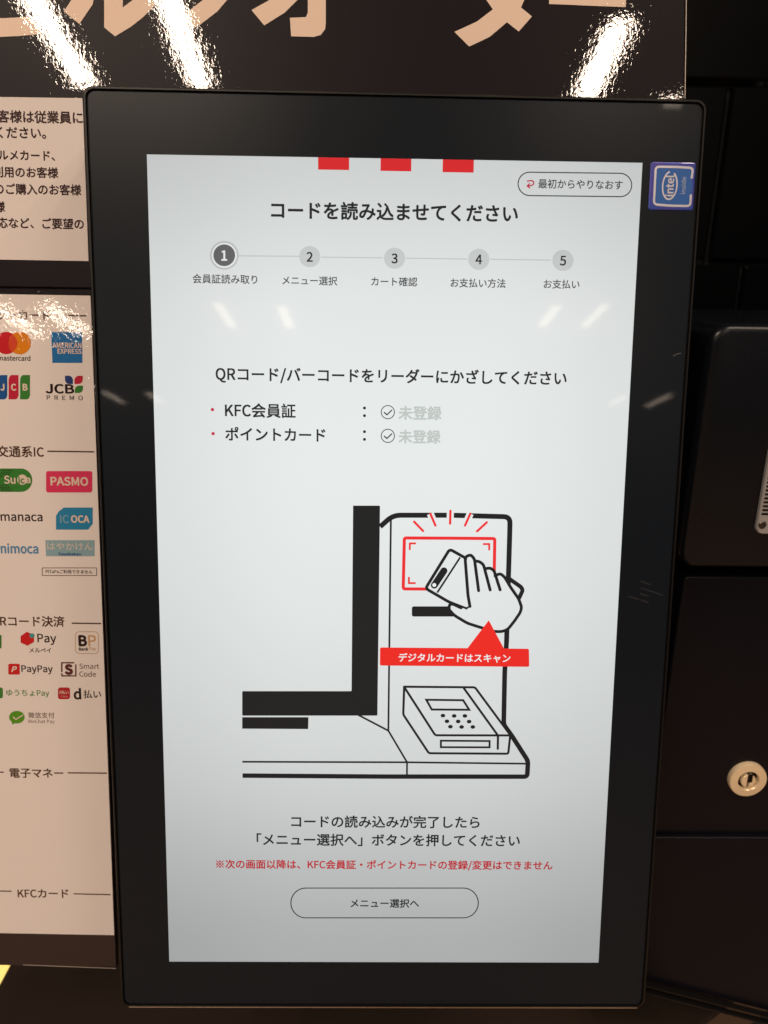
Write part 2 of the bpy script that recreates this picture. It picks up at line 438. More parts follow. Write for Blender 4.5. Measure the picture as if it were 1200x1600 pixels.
# pale vent plate on the reader casing
YV = YC - .0125
M_alu = plastic('pale_aluminium', (.42, .41, .41), .42, .5, metal=.25, grain=3e-6)
vr = hitw(1183, 838, 1, YV); vt = hitw(1200, 708, 1, YV)
vx0 = vr.x - .0008; 
P = rrect(vx0, vr.z + .001, vx0 + .030, vt.z + .004, .0035, 6)
v, f = loft([(P, 0), (P, .0018), (inset_poly(P, .0005), .0024)])
o = link('vent_plate', [(x - cab.location.x, YV + .0024 - z - cab.location.y, y - cab.location.z) for x, y, z in v], f, M_alu, cab)
plate = o
sl0 = None
zz0 = hitw(1193, 803, 1, YV).z; zz1 = hitw(1199, 741, 1, YV).z
for k in range(14):
    z_ = zz0 + (zz1 - zz0) * k / 10
    if z_ > vt.z - .000: break
    if sl0 is None:
        v, f = loft([(rrect(-.0012, -.0005, .0022, .0005, .0003, 2), 0), (rrect(-.0012, -.0005, .0022, .0005, .0003, 2), .0001)])
        sl0 = link('vent_slot', [(x, -z, y) for x, y, z in v], f, M_hole, plate); s_ = sl0
    else: s_ = sl0.copy(); COL.objects.link(s_); s_.parent = plate
    s_.location = Vector((vx0 + .0022, YV - .0001, z_)) - cab.location
    s2 = sl0.copy(); COL.objects.link(s2); s2.parent = plate
    s2.location = Vector((vx0 + .0060, YV - .0001, z_)) - cab.location
M_screw = plastic('screw_steel', (.14, .125, .11), .4, .5, metal=1)
sc_ = hitw(1191, 820, 1, YV)
lathe('screw', [(.0019, 0), (.0019, .0003), (.0015, .0006), (.0006, .0006), (.0004, .0002)], M_screw, plate, n=20, c=Vector((sc_.x, YV, sc_.z)) - cab.location)

# ------------------------------------------------------------------ lit yellow panel glimpsed past the counter's left edge
ym, nt, b = new_mat('lit_yellow_panel'); b.inputs['Base Color'].default_value = (.8, .6, .2, 1)
b.inputs['Emission Color'].default_value = (1, .74, .20, 1); b.inputs['Emission Strength'].default_value = .95
yp = hitw(-10, 1515, 2, ZC - .12)
v, f = loft([(rrect(yp.x - .16, yp.y - .06, yp.x + .03, yp.y + .09, .004, 3), ZC - .135), (rrect(yp.x - .16, yp.y - .06, yp.x + .03, yp.y + .09, .004, 3), ZC - .12)])
yo = link('light_panel', v, f, ym); yo['label'] = 'glowing yellow panel past the counter edge in the lower left corner'; yo['category'] = 'light panel'

# ------------------------------------------------------------------ boards behind the display (parallel to it)
DZ = -.030
def s_root(name, label, cat, group=None):
    o = empty(name, label, cat, group=group); o.matrix_world = S2W.to_4x4(); return o
def board(name, pts, z, th, mat, parent):
    A = sum(pts[i - 1].x * pts[i].y - pts[i].x * pts[i - 1].y for i in range(len(pts)))
    if A < 0: pts = pts[::-1]
    v, f = loft([(pts, z - th), (pts, z - .0003), (inset_poly(pts, .0003), z)])
    return link(name, v, f, mat, parent)
hp = s_root('header_poster', 'large glossy black laminated poster with cream Japanese headline behind the screen', 'poster')
PH = Plane(DZ)
hr_t = PH(1073, -260); hr_b = PH(1069, 156); left = PH(-330, 300).x; bot = PH(60, 449).y
brd = board('poster_board', [Vector((left, hr_t.y)), Vector((left, bot)), Vector((hr_b.x, bot)), Vector((hr_b.x, hr_b.y)), Vector((hr_t.x + .0, hr_t.y))], DZ, .003, M_board, hp)
bar_m = plastic('clear_film_edge', (.55, .47, .40), .25, .5)
SH = Sheet(DZ, hp, .00008)
SH.strokes('film_edge_or_glint', [[(1070.2, 154), (1071.6, 60), (1073, -60)]], 1.3, bar_m, 1, cap=False)
def letter(polys): return SH.polys('headline_letter', polys, M_cream, 2)
def cut(line, w_):
    """square-ended thick stroke as polygon in pixels"""
    P = [Vector(p) for p in line]; L = []; R_ = []
    for i, p in enumerate(P):
        e1 = (p - P[i - 1]).normalized() if i else (P[1] - p).normalized(); e2 = (P[i + 1] - p).normalized() if i < len(P) - 1 else e1
        n1 = Vector((-e1.y, e1.x)); n2 = Vector((-e2.y, e2.x)); m = (n1 + n2).normalized(); k = w_ / 2 / max(.5, m.dot(n1))
        L.append(p + m * k); R_.append(p - m * k)
    return [tuple(p) for p in L] + [tuple(p) for p in reversed(R_)]
SH.poly('headline_letter', cut([(-42, -92), (-42, 0), (-38, 22), (-24, 36), (0, 43.5), (30, 42), (64, 39)], 29), M_cream, 2)
SH.poly('headline_letter', cut([(-82, -36), (10, -50), (58, -56), (52, -30), (33, -2)], 27), M_cream, 2)
SH.strokes('headline_letter', [[(138, -95), (137, -40), (131, 0), (112, 28)]], 30, M_cream, 2, cap=False)
SH.poly('headline_letter', [(163, -100), (163, 43), (180, 57), (205, 42), (225, 26), (245, 6), (262, -22), (240, -42), (225, -22), (208, 0), (192, 12), (192, -100)], M_cream, 2)
SH.poly('headline_letter', cut([(262, -78), (368, -80), (366, -52), (352, -18), (330, 8), (304, 28), (276, 42)], 28), M_cream, 2)
SH.poly('headline_letter', [(393, 16), (413, 40), (445, 20), (465, 0), (481, -18), (481, 20), (478, 27), (453, 28), (455, 57), (490, 58), (501, 55), (508, 46), (509, 36), (509, -52), (526, -52), (526, -78), (509, -78), (509, -96), (481, -96), (481, -78), (402, -78), (402, -52), (470, -52), (450, -22), (425, -2)], M_cream, 2)
SH.poly('headline_letter', [(552, -38), (676, -36), (676, -3), (552, -6)], M_cream, 2)
SH.poly('headline_letter', [(710, 50), (733, 73), (765, 58), (792, 35), (810.5, 49.5), (831, 26), (814, 12), (826, -16), (838, -60), (838, -78), (778, -78), (784, -98), (756, -104), (745, -70), (722, -38), (740, -16), (760, -34), (770, -50), (806, -50), (802, -28), (795, -10), (776, -26), (757, -4), (770, 15), (745, 34)], M_cream, 2)
SH.poly('headline_letter', [(857, -30), (979, -26), (977.5, 11.5), (858, 6.5)], M_cream, 2)
# cream notice panel printed on the header board
nl = PH(-300, 280).x
np_pts = [Vector((nl, PH(60, 154).y)), Vector((nl, PH(60, 406).y)), PH(138.5, 408), PH(129, 153.5)]
np_o = link('notice_panel', [(p.x, p.y, DZ + .00012) for p in np_pts], [(0, 1, 2, 3)], M_paper, hp)
SN = Sheet(DZ + .00012, np_o, .00008)
BR = ink('dark_brown', (58, 30, 30))
for s, xr, yc, em in (('上記以外のお客様は従業員に', 129.5, 184, 19.3), ('お声がけください。', 72, 208, 18.6), ('株主ご優待券、グルメカード、', 86, 243.5, 16.6),
                      ('各種クーポンをご利用のお客様', 91, 270, 17.0), ('大量のご購入のお客様', 127, 297, 17.1), ('領収書をご希望のお客様', 8, 323, 17.1), ('アレルギー対応など、ご要望の', 131, 350, 17.1)):
    SN.text('notice_text', s, yc, BR, x1=xr, em=em, bold=.022)

# payment poster below it
pp = s_root('payment_poster', 'cream poster of card and mobile payment logos in a black border left of the screen', 'poster')
DP = DZ + .0012; PP = Plane(DP)
pl_ = PP(-300, 900).x
board('poster_board', [Vector((pl_, PP(60, 450.5).y)), Vector((pl_, PP(0, 1505).y)), PP(182, 1511.5), PP(144.5, 452)], DP, .003, M_board, pp)
glint_pts = [[(36, 1507.5), (100, 1510), (181, 1513)]]
Sheet(DP, pp).strokes('film_edge_or_glint', glint_pts, 1.5, plastic('film_glint_grey', (.30, .26, .23), .3, .5), 1, cap=False)  # grey stroke painted for the glint on the lower border
pap = link('paper_panel', [(p.x, p.y, DP + .0001) for p in (Vector((pl_, PP(0, 459).y)), Vector((pl_, PP(0, 1454).y)), PP(178.5, 1461), PP(141.5, 462))], [(0, 1, 2, 3)], M_paper, pp)
SP = Sheet(DP + .0001, pap, .00006)
HB = ink('heading_brown', (82, 56, 40)); DK = ink('print_black', (42, 26, 26))
SP.strokes('heading_rule', [[(103, 493), (135, 493.5)]], 2.2, HB, cap=False)
SP.text('heading_text', 'クレジットカード', 493, HB, x1=78, em=17.5, bold=.018)
SP.strokes('heading_rule', [[(74, 705), (147, 706)]], 2.2, HB, cap=False)
SP.text('heading_text', '交通系IC', 706, HB, x1=68.5, em=18.8, bold=.018)
SP.strokes('heading_rule', [[(112, 973.7), (158, 974.3)]], 2.2, HB, cap=False)
SP.text('heading_text', 'QRコード決済', 972, HB, x1=101, em=18.2, bold=.018)
SP.strokes('heading_rule', [[(106, 1207.5), (167, 1208)]], 2.2, HB, cap=False)
SP.strokes('heading_rule', [[(-80, 1206), (6, 1206.5)]], 2.2, HB, cap=False)
SP.text('heading_text', '電子マネー', 1208, HB, x0=15, x1=99, bold=.018)
SP.strokes('heading_rule', [[(115, 1396.5), (173, 1397.8)]], 2.0, HB, cap=False)
SP.strokes('heading_rule', [[(-80, 1390), (18, 1392.5)]], 2.0, HB, cap=False)
SP.text('heading_text', 'KFCカード', 1396, HB, x0=27.5, x1=107, bold=.018)
RED = ink('red', (200, 32, 38)); ORG = ink('orange', (226, 132, 10)); MIX = ink('red_orange', (214, 72, 40)); BLU = ink('card_blue', (36, 112, 176)); PWH = ink('print_white', (226, 206, 190))
SP.disc('logo_circle', 10, 536, 17.5, RED, 1); SP.disc('logo_circle', 31, 536, 17.5, ORG, 2)
lens = [(20.5 + 7 * s_ * (1 - (abs(t_)) ** 2), 536 + 13.5 * t_) for s_, rng in ((-1, range(-6, 7)), (1, range(6, -7, -1))) for t_ in [k / 6 for k in rng]]
SP.poly('logo_overlap', lens, MIX, 3)
SP.text('logo_text', 'mastercard', 559.5, DK, x0=-3, x1=47.5, bold=.018)
SP.poly('logo_square', [(80, 519), (128, 519), (129, 567), (82, 567)], BLU, 1)
OUT = ink('print_blue_dark', (50, 96, 140))
SP.text('logo_text', 'AMERICAN', 539.5, PWH, x0=82, x1=127.5, bold=.03, layer=2, tall=1.15)
SP.text('logo_text', 'EXPRESS', 549, PWH, x0=90, x1=127.5, bold=.03, layer=2, tall=1.05)
GRN = ink('green', (58, 128, 52)); JB = ink('logo_blue', (30, 84, 150)); JR = ink('logo_red', (190, 36, 62))
for x0_, m_, ch in ((-4, JB, 'J'), (13.5, JR, 'C'), (31.5, GRN, 'B')):
    pts = [(x0_, 593), (x0_ + 1, 589), (x0_ + 4, 586), (x0_ + 15.5, 586), (x0_ + 15.5, 618), (x0_ + 14, 622), (x0_ + 11, 624), (x0_, 624)]
    SP.poly('logo_stripe', pts, m_, 1); SP.text('logo_text', ch, 605, PWH, cx=x0_ + 8, em=13, bold=.05, layer=2)
def leaf(x0, y0, x1, y1, corner, mat):
    w_, h_ = x1 - x0, y1 - y0; r = w_ * .55
    P = rrect(x0, y0, x1, y1, .8, 3); out = []
    base = [(x0, y0), (x1, y0), (x1, y1), (x0, y1)]; q = []
    for i, (x, y) in enumerate(base):
        if i in corner:
            cx = x + (r if x == x0 else -r); cy = y + (r if y == y0 else -r)
            a = {0: (180, 270), 1: (270, 360), 2: (0, 90), 3: (90, 180)}[i]
            q += [tuple(p) for p in arc(cx, cy, r, *a, 6)]
        else: q.append((x, y))
    SP.poly('logo_leaf', q, mat, 1)
leaf(101.5, 587, 114, 600, (1, 3), ink('leaf_blue', (44, 62, 122))); leaf(116.5, 587, 129.5, 600, (0, 2), JR); leaf(117, 602.5, 129.8, 614, (0, 2), GRN)
SP.text('logo_text', 'JCB', 607.5, DK, x0=71, x1=116, bold=.035, tall=.74)
SP.text('logo_text', 'PREMO', 621.5, DK, x0=73, x1=129.5, bold=.01, space=1.35, tall=.85)
capsule = rrect(-40, 732, 50.5, 768.5, 18, 10)
SP.poly('logo_capsule', [tuple(p) for p in capsule], GRN, 1)
SP.disc('logo_dot', 35, 749.5, 8, PWH, 2)
SP.text('logo_text', 'Su', 749.5, PWH, x0=6.5, x1=24.5, bold=.03, layer=3)
SP.text('logo_text', 'ic', 750, GRN, x0=29, x1=38.5, bold=.03, layer=3)
SP.text('logo_text', 'a', 750.5, PWH, x0=41, x1=48, bold=.03, layer=3)
SP.polys('logo_speckle', [[(x + dx, y), (x + dx + 2, y - .6), (x + dx + 2.4, y + 1), (x + dx + .2, y + 1.2)] for y, x in ((734.5, 4), (737.5, 2), (740.5, 0), (744, -3), (758, -2), (761, 0), (763.5, 2), (766, 4)) for dx in (0, 4, 8, 12)], DK, 2)
SP.poly('logo_badge', [tuple(p) for p in [Vector((q.x, q.y)) for q in rrect(72, 736, 144.3, 769.5, 3.5, 5)]], ink('pink', (218, 58, 98)), 1)
SP.text('logo_text', 'PASMO', 752, PWH, x0=79, x1=138, bold=.035, layer=2, tall=.95)
SP.text('logo_text', 'manaca', 809, DK, x0=1, x1=66.5, bold=.014)
SP.poly('logo_badge', [(100, 793), (145, 793), (145, 818), (138, 827.5), (87.5, 827.5), (87.5, 806), (92, 799)], ink('aqua_blue', (46, 134, 178)), 1)
SP.text('logo_text', 'OCA', 811, PWH, x0=111, x1=140, bold=.04, layer=2)
SP.text('logo_text', 'IC', 811, ink('faint_blue', (124, 168, 190)), x0=94, x1=108, bold=.02, layer=2)
SP.text('logo_text', 'nimoca', 857, ink('mid_blue', (84, 140, 184)), x0=1, x1=60, bold=.03, tall=1.12)
SP.poly('logo_badge', [(71, 844), (148, 844), (148, 869), (72, 869)], ink('sky_grey', (138, 172, 182)), 1)
SP.text('logo_text', 'はやかけん', 853.5, PWH, x0=74, x1=145, bold=.0, layer=2, tall=.95)
SP.text('logo_text', 'hayakaken', 866, ink('navy', (46, 78, 140)), x0=92, x1=127, bold=.03, layer=2, tall=.8)
SP.pill('note_frame', 66, 887.3, 151, 899.2, 1.0, HB, 1, r=.4)
SP.text('note_text', 'PiTaPaご利用できません', 893.2, DK, x0=71.5, x1=144.5, bold=.012)
# mobile payment marks
SP.poly('logo_box', [(-20, 992), (2.5, 992), (2.5, 1013), (-20, 1013)], GRN, 1)
SP.poly('logo_box', [(32, 994), (42, 987), (53, 992), (53.5, 1003), (43, 1009), (32.5, 1004)], RED, 1)
SP.disc('logo_dot', 50, 993, 4, ink('teal', (70, 150, 150)), 2, ry=3.6)
SP.text('logo_text', 'Pay', 999, DK, x0=58.5, x1=88, bold=.014)
SP.text('logo_text', 'メルペイ', 1016, DK, x0=46, x1=80, bold=.012)
SP.pill('logo_frame', 118, 987, 154, 1021, 1.0, ink('pale_gold', (188, 156, 124)), 1, r=6)
SP.text('logo_text', 'B', 1001, DK, x0=122.5, x1=136, bold=.05); SP.text('logo_text', 'P', 1001, ink('gold', (204, 158, 108)), x0=138, x1=150, bold=.012)
SP.text('logo_text', 'Bank', 1014, DK, x0=123, x1=138, bold=.04); SP.text('logo_text', 'Pay', 1014, ink('gold', (204, 158, 108)), x0=139.5, x1=150, bold=.02)
SP.poly('logo_box', [tuple(p) for p in rrect(13, 1037, 31, 1054, 2, 3)], RED, 1); SP.text('logo_text', 'P', 1045.5, PWH, x0=17.5, x1=27, bold=.05, layer=2, shear=.3, tall=.9)
SP.text('logo_text', 'PayPay', 1046.5, DK, x0=33.5, x1=82.5, bold=.016)
SP.strokes('logo_frame', [[(116, 1035.5), (96.5, 1035.5), (96.5, 1050)], [(96.5, 1052), (97, 1056), (118.5, 1056), (118.5, 1038)]], 2.2, ink('maroon', (92, 42, 42)), 1, cap=False)
SP.text('logo_text', 'S', 1046, ink('maroon', (92, 42, 42)), x0=101, x1=114, bold=.08)
SP.text('logo_text', 'Smart', 1041, HB, x0=124, x1=155, bold=.004); SP.text('logo_text', 'Code', 1053, HB, x0=124, x1=150, bold=.004)
SP.poly('logo_box', [tuple(p) for p in rrect(-16, 1074, 4.5, 1091, 3, 3)], GRN, 1)
SP.text('logo_text', 'ゆうちょPay', 1083.5, GRN, x0=10, x1=77, bold=.008)
SP.poly('logo_box', [tuple(p) for p in rrect(90.5, 1074, 109.5, 1092.5, 4, 4)], ink('crimson', (178, 34, 44)), 1)
SP.text('logo_text', 'd払い', 1081.5, PWH, x0=92.5, x1=107.5, bold=.01, layer=2); SP.text('logo_text', 'くらい', 1088, PWH, x0=95, x1=106, layer=2)
SP.text('logo_text', 'd', 1084, DK, x0=115, x1=127, bold=.04); SP.text('logo_text', '払い', 1084.5, DK, x0=130.5, x1=158, bold=.014)
LG = ink('leaf_green', (84, 150, 30))
SP.disc('logo_bubble', 26.5, 1120.5, 12.2, LG, 1, ry=9.8); SP.poly('logo_bubble', [(18.5, 1127), (19, 1132), (26, 1129)], LG, 2)
SP.strokes('logo_tick', [[(21, 1120), (25, 1124), (36, 1117)]], 1.8, PWH, 3)
SP.text('logo_text', '微信支付', 1117.5, HB, x0=44, x1=85, bold=.004); SP.text('logo_text', 'WeChat Pay', 1127.7, HB, x0=44, x1=85.5, bold=.0)

# ------------------------------------------------------------------ the display
dp = s_root('order_kiosk_display', 'upright black touchscreen monitor showing a Japanese code scanning page', 'monitor')
HW, HH = .1201, .1950                        # outer half sizes
def rim(hw, hh, r, n=8):
    out = []
    for p in rrect(-hw, -hh, hw, hh, r, n):
        t = p.y / .195
        out.append(Vector((p.x * (1 + .0075 * t), p.y + (.0017 - .004 * p.x) * max(0, t))))
    return out
O = rim(HW, HH, .0042)
L = [(rim(HW - .003, HH - .003, .004), -.026), (rim(HW, HH, .0042), -.023), (O, -.0004), (rim(HW - .0002, HH - .0002, .004), .0003), (rim(HW - .0005, HH - .0005, .0038), .0006), (rim(HW - .0011, HH - .0011, .0034), .0006), (rim(HW - .0013, HH - .0013, .0032), -.0006)]
v, f = loft(L)
ho = link('housing', v, f, M_black_housing, dp)
for p in ho.data.polygons: p.use_smooth = len(p.vertices) == 4
try: ho.data.set_sharp_from_angle(angle=math.radians(40))
except Exception: pass
# front glass with black printed border, opening for the screen
SW, SHH = .097, .097 * 16 / 9
gw, gh = HW - .0018, HH - .0018
def corner_ring(hw, hh, r, n=8): return rim(hw, hh, r, n)
Og = corner_ring(gw, gh, .0028); Ig = rrect(-SW - .0001, -SHH - .0001, SW + .0001, SHH + .0001, .0003, 8)
v = []; f = []
loops = [(corner_ring(gw, gh, .0028), -.0005), (Og, .0001), (corner_ring(gw - .00025, gh - .00025, .0027), .0003), (Ig, .0003), (Ig, -.0004)]
n = len(Og)
for pts, z in loops: v += [(p.x, p.y, z) for p in pts]
for k in range(len(loops) - 1):
    for i in range(n):
        j = (i + 1) % n; f.append((k * n + i, k * n + j, (k + 1) * n + j, (k + 1) * n + i))
link('bezel', v, f, M_bezel, dp)
# slim metal strip added for the light caught along the lower edge, and the thin top edge of the rim
tb = [Vector((-HW + .0045, -HH + .0003)), Vector((HW - .0045, -HH + .0003)), Vector((HW - .0045, -HH + .0007)), Vector((-HW + .0045, -HH + .0007))]
v, f = loft([(tb, .0002), (tb, .00085)]); link('bottom_edge_glint', v, f, M_glint, dp)
# a few dust specks and one short scratch on the border
sp_m = plastic('dust', (.25, .24, .23), .7, .2)
SB = Sheet(.0003, dp, .00004)
SB.strokes('scratch', [[(1052, 556), (1058, 553), (1063.5, 552)]], 1.1, plastic('scratch_grey', (.12, .12, .12), .5), 1)
SB.strokes('bezel_reflection', [[(1001.7, 908), (1015.8, 913.3)], [(1001.7, 918.5), (1035, 930)], [(1001, 927.5), (1013, 931.5)], [(982, 931.5), (998, 936.5)], [(1002, 937.5), (1013, 941.5)]], 2.2, plastic('reflection_grey', (.026, .028, .031), .5, .15), 1)  # striped reflection on the bezel, painted as grey strokes
M_scr = screen_mat('lit_screen_white', WHITE)
so = link('screen_panel', [(-SW, -SHH, 0), (SW, -SHH, 0), (SW, SHH, 0), (-SW, SHH, 0)], [(0, 1, 2, 3)], M_scr, dp)
U = Sheet(0, so, .00005)
T = screen_mat('screen_text_dark', (38, 38, 44)); T2 = screen_mat('screen_text_grey', (70, 70, 76)); R_ = screen_mat('screen_red', (240, 46, 50)); RB = screen_mat('screen_banner_red', (246, 44, 36))
INK = screen_mat('screen_drawing_black', (29, 31, 32)); LG_ = screen_mat('screen_pale_text', (192, 200, 196)); CIR = screen_mat('screen_step_grey', (208, 212, 210)); CIR1 = screen_mat('screen_step_dark', (106, 106, 108)); LINE = screen_mat('screen_line', (200, 204, 202))
RED2 = screen_mat('screen_crimson', (205, 40, 72)); RNOTE = screen_mat('screen_note_red', (228, 40, 58)); PURE = screen_mat('screen_bright_white', (244, 247, 245))
for a in ((497, 545.5, 265), (594.5, 642.5, 267), (691.5, 740, 269)):
    top = Plane(0); y_t = SHH - .00002
    p0 = U.pl(a[0], a[2]); p1 = U.pl(a[1], a[2])
    ob = U.poly('red_bar', [Vector((p0.x, p0.y)), Vector((p1.x, p0.y)), Vector((p1.x, y_t)), Vector((p0.x, y_t))], R_, 1, px=False)
U.text('heading_text', 'コードを読み込ませてください', 331, T, x0=423.5, x1=809.5, bold=.027)
U.pill('restart_button', 809.5, 270, 987, 306.5, 1.7, T2, 1, tilt=.012)
U.text('button_text', '最初からやりなおす', 288, T2, x0=841, x1=973, bold=.012)
U.strokes('restart_arrow', [[(824, 283), (831, 282.2), (834, 284.5), (833.5, 288), (830, 290), (824.5, 290.5)], [(827.5, 287), (823.8, 290.6), (827.5, 293.6)]], 1.9, RED2, 1)
U.strokes('step_line', [[(372, 399.8), (467, 400.5)], [(502, 401.8), (598, 403)], [(634, 403.4), (730, 404.8)], [(766, 405.2), (861, 406.5)]], 1.5, LINE, 1, cap=False)
U.ring('step_ring', 350.5, 399, 19.6, 22.5, LINE, 1)
U.ring('step_ring', 350.5, 399, 16.8, 19.6, PURE, 2); U.disc('step_marker', 350.5, 399, 17, CIR1, 3)
for x, y in ((484, 401), (616.5, 403.6), (748, 405.2), (879.5, 407)): U.disc('step_marker', x, y, 16.6, CIR, 2)
U.text('step_number', '1', 399.5, PURE, cx=350.5, em=20, bold=.03, layer=5)
for s, x, y in (('2', 484, 401.5), ('3', 616.5, 404), ('4', 748, 405.5), ('5', 879.5, 407.5)): U.text('step_number', s, y, T, cx=x, em=19, bold=.018, layer=4)
for s, a, b_, y in (('会員証読み取り', 301, 402, 436), ('メニュー選択', 441, 527, 438.5), ('カート確認', 580, 652, 440), ('お支払い方法', 704, 790, 442.3), ('お支払い', 849.5, 905.5, 444)):
    U.text('step_caption', s, y, T2, x0=a, x1=b_, bold=.011)
U.text('prompt_text', 'QRコード/バーコードをリーダーにかざしてください', 588.5, T, x0=337, x1=885.5, bold=.019)
U.disc('bullet', 332, 640, 2.6, RED2); U.disc('bullet', 333, 677.5, 2.6, RED2)
U.text('list_text', 'KFC会員証', 641.5, T, x0=351.5, x1=462, bold=.019); U.text('list_text', 'ポイントカード', 678.5, T, x0=352, x1=508.5, bold=.019)
for y in (643.5, 680.5):
    U.disc('colon_dot', 569.5, y - 6, 2.3, T); U.disc('colon_dot', 569.5, y + 6, 2.3, T)
    U.ring('check_ring', 606, y + .5, 9.6, 11.0, T2); U.strokes('check_tick', [[(600.5, y + 1), (604.5, y + 4.6), (612, y - 2.5)]], 2, T2)
    U.text('status_text', '未登録', y + 1.8, LG_, x0=622.5, x1=690 if y < 660 else 688.5, bold=.028)
U.text('instruction_text', 'コードの読み込みが完了したら', 1284, T, x0=455, x1=749.5, bold=.02)
U.text('instruction_text', '「メニュー選択へ」ボタンを押してください', 1312.5, T, x0=401, x1=812.5, bold=.02)
U.text('note_text', '※次の画面以降は、KFC会員証・ポイントカードの登録/変更はできません', 1351.7, RNOTE, x0=337.5, x1=863.5, bold=.022)
U.pill('menu_button', 454.5, 1387.5, 747.3, 1434, 1.6, T, 1); U.text('button_text', 'メニュー選択へ', 1411.3, T, x0=547.5, x1=655, bold=.02)
# --- line drawing of the kiosk
def rnd(pts, r, n=5):
    """round the corners of an open pixel polyline"""
    P = [Vector(p) for p in pts]; out = [tuple(P[0])]
    for i in range(1, len(P) - 1):
        a, b_, c = P[i - 1], P[i], P[i + 1]; rr = min(r, (a - b_).length * .45, (c - b_).length * .45)
        s_ = b_ + (a - b_).normalized() * rr; e_ = b_ + (c - b_).normalized() * rr
        for k in range(n + 1):
            t_ = k / n; out.append(tuple(s_ * (1 - t_) ** 2 + b_ * 2 * t_ * (1 - t_) + e_ * t_ ** 2))
    out.append(tuple(P[-1])); return out
U.strokes('drawing_outline', [rnd([(594, 823), (614, 805), (705, 805), (797, 807.5), (796.5, 830), (791.4, 1004)], 12)], 8.0, INK, 1, cap=False)
U.strokes('drawing_outline', [rnd([(791.4, 1003.8), (788.6, 1050), (787, 1132), (800, 1150), (825, 1189), (823.7, 1213.5), (600, 1213.3), (379, 1211.8)], 5)], [7.6], INK, 1, cap=False)
U.poly('drawn_monitor', rnd([(551.7, 790), (593.8, 790), (589.7, 1118), (378.5, 1118), (378.5, 1079.8), (549.3, 1079.8), (551.7, 790)], 1.5, 2)[:-1], INK, 2)
U.poly('drawn_monitor', [(378.5, 1120.5), (482, 1120.5), (481.5, 1139), (378.5, 1138.4)], INK, 2)
U.strokes('drawing_line', [[(610.8, 808), (609, 950), (606.8, 1141.5), (636, 1190.8), (635.8, 1211)], [(560, 1117), (606.8, 1141.5)], [(378.8, 1190), (636, 1190.8), (821, 1193)]], 3.0, INK, 3, cap=False)
U.poly('drawn_terminal', [(631.3, 1072.7), (742, 1073.6), (798.5, 1149), (794.5, 1177), (670, 1176.5), (630, 1116)], M_scr, 4)
tl_ = [[(631.3, 1072.7), (742, 1073.6), (797.5, 1148.7), (680, 1148.5), (631.3, 1072.7)], [(631.5, 1073), (630, 1116), (670, 1176.5), (794, 1177.3), (797, 1149)],
       [(724.7, 1075), (778, 1149), (777.6, 1169.5)]]
U.strokes('drawn_terminal_line', [rnd(t_, 3) for t_ in tl_], 3.6, INK, 5)
U.strokes('drawn_terminal_line', [[(666, 1093), (723.5, 1093.7), (733, 1108.6), (674.5, 1108.2)]], 3.4, INK, 6, closed=True)
U.strokes('drawn_terminal_line', [[(688.8, 1156.9), (764.8, 1157.4), (764.8, 1167.2), (688.8, 1167)]], 3.2, INK, 6, closed=True)
for x, y in ((480, 333), (555, 335), (627, 335), (507, 371), (582, 372), (655, 373), (530, 407), (605, 409), (680, 409)):
    U.disc('drawn_key', 580 + x / 4.286, 1040 + y / 4.286, 3.7, INK, 6, ry=2.9, n=16)
U.poly('drawn_slot', [tuple(p) for p in rrect(643.5, 947.3, 725, 963.2, 3, 4)], INK, 3)
U.strokes('drawn_scanner_frame', [rnd([(700, 840.8), (773, 841.4), (771.8, 921), (630, 920), (631.8, 840.5), (700, 840.8)], 3)], 5.0, R_, 3, cap=False)
for l in ([(650, 849), (640.4, 849), (640.2, 859.3)], [(754.5, 850), (764.3, 850), (764.3, 859.8)], [(638.9, 901.3), (638.9, 911), (649.5, 911)]): U.strokes('drawn_corner_mark', [l], 3.0, R_, 3, cap=False)
rays = [[(703.7, 798), (703.2, 818)], [(672.3, 802.5), (680.3, 821)], [(647, 815), (661, 829.5)], [(734.7, 802.5), (726.5, 821)], [(760.5, 816), (745.3, 830)]]
U.strokes('drawn_ray_halo', [rays[0], rays[1], rays[3]], 11, M_scr, 3, cap=False)
for l in rays: U.strokes('drawn_ray', [l], 3.6, R_, 5)
# phone
ph = [(702.5, 858), (724.7, 870), (790, 912), (732, 952), (701, 941), (664.5, 918.8)]
U.poly('drawn_phone', [(702.5, 858), (727, 871), (735, 948), (729, 951), (701, 940), (664.5, 918.8)], M_scr, 8)
U.strokes('drawn_phone_line', [rnd([(727, 871.5), (702.5, 857.8), (664.8, 919), (701, 940), (729, 951), (734.5, 947.5), (731, 930), (726.6, 873)], 5)], 4.8, INK, 9)
U.strokes('drawn_phone_line', [[(718.8, 870.5), (683, 925.5)]], 3.0, INK, 10, cap=False)
U.strokes('drawn_camera_bar', [[(693.5, 891.5), (678.5, 914)]], 11, INK, 10); U.disc('drawn_lens', 678.4, 913.6, 3.0, PURE, 11)
U.strokes('drawn_phone_line', [rnd([(794, 903), (814, 917), (816.5, 922), (811, 934)], 3)], 6.5, INK, 7)
hand = [(726.5, 872), (730, 867.5), (736, 867), (741, 873), (744, 880), (747, 877), (752, 878.5), (757, 885.5), (761, 888), (766, 888.5), (771, 893), (774, 899), (777, 897), (783, 896.5), (788, 901), (797, 916), (810, 936), (814, 946), (813, 955), (803, 970), (793, 982), (786, 985.5), (775, 986.5), (752, 979), (730, 972), (710, 960), (702, 950), (702.5, 945), (707, 943.5), (729, 952), (734.5, 947)]
U.poly('drawn_hand', hand, M_scr, 12)
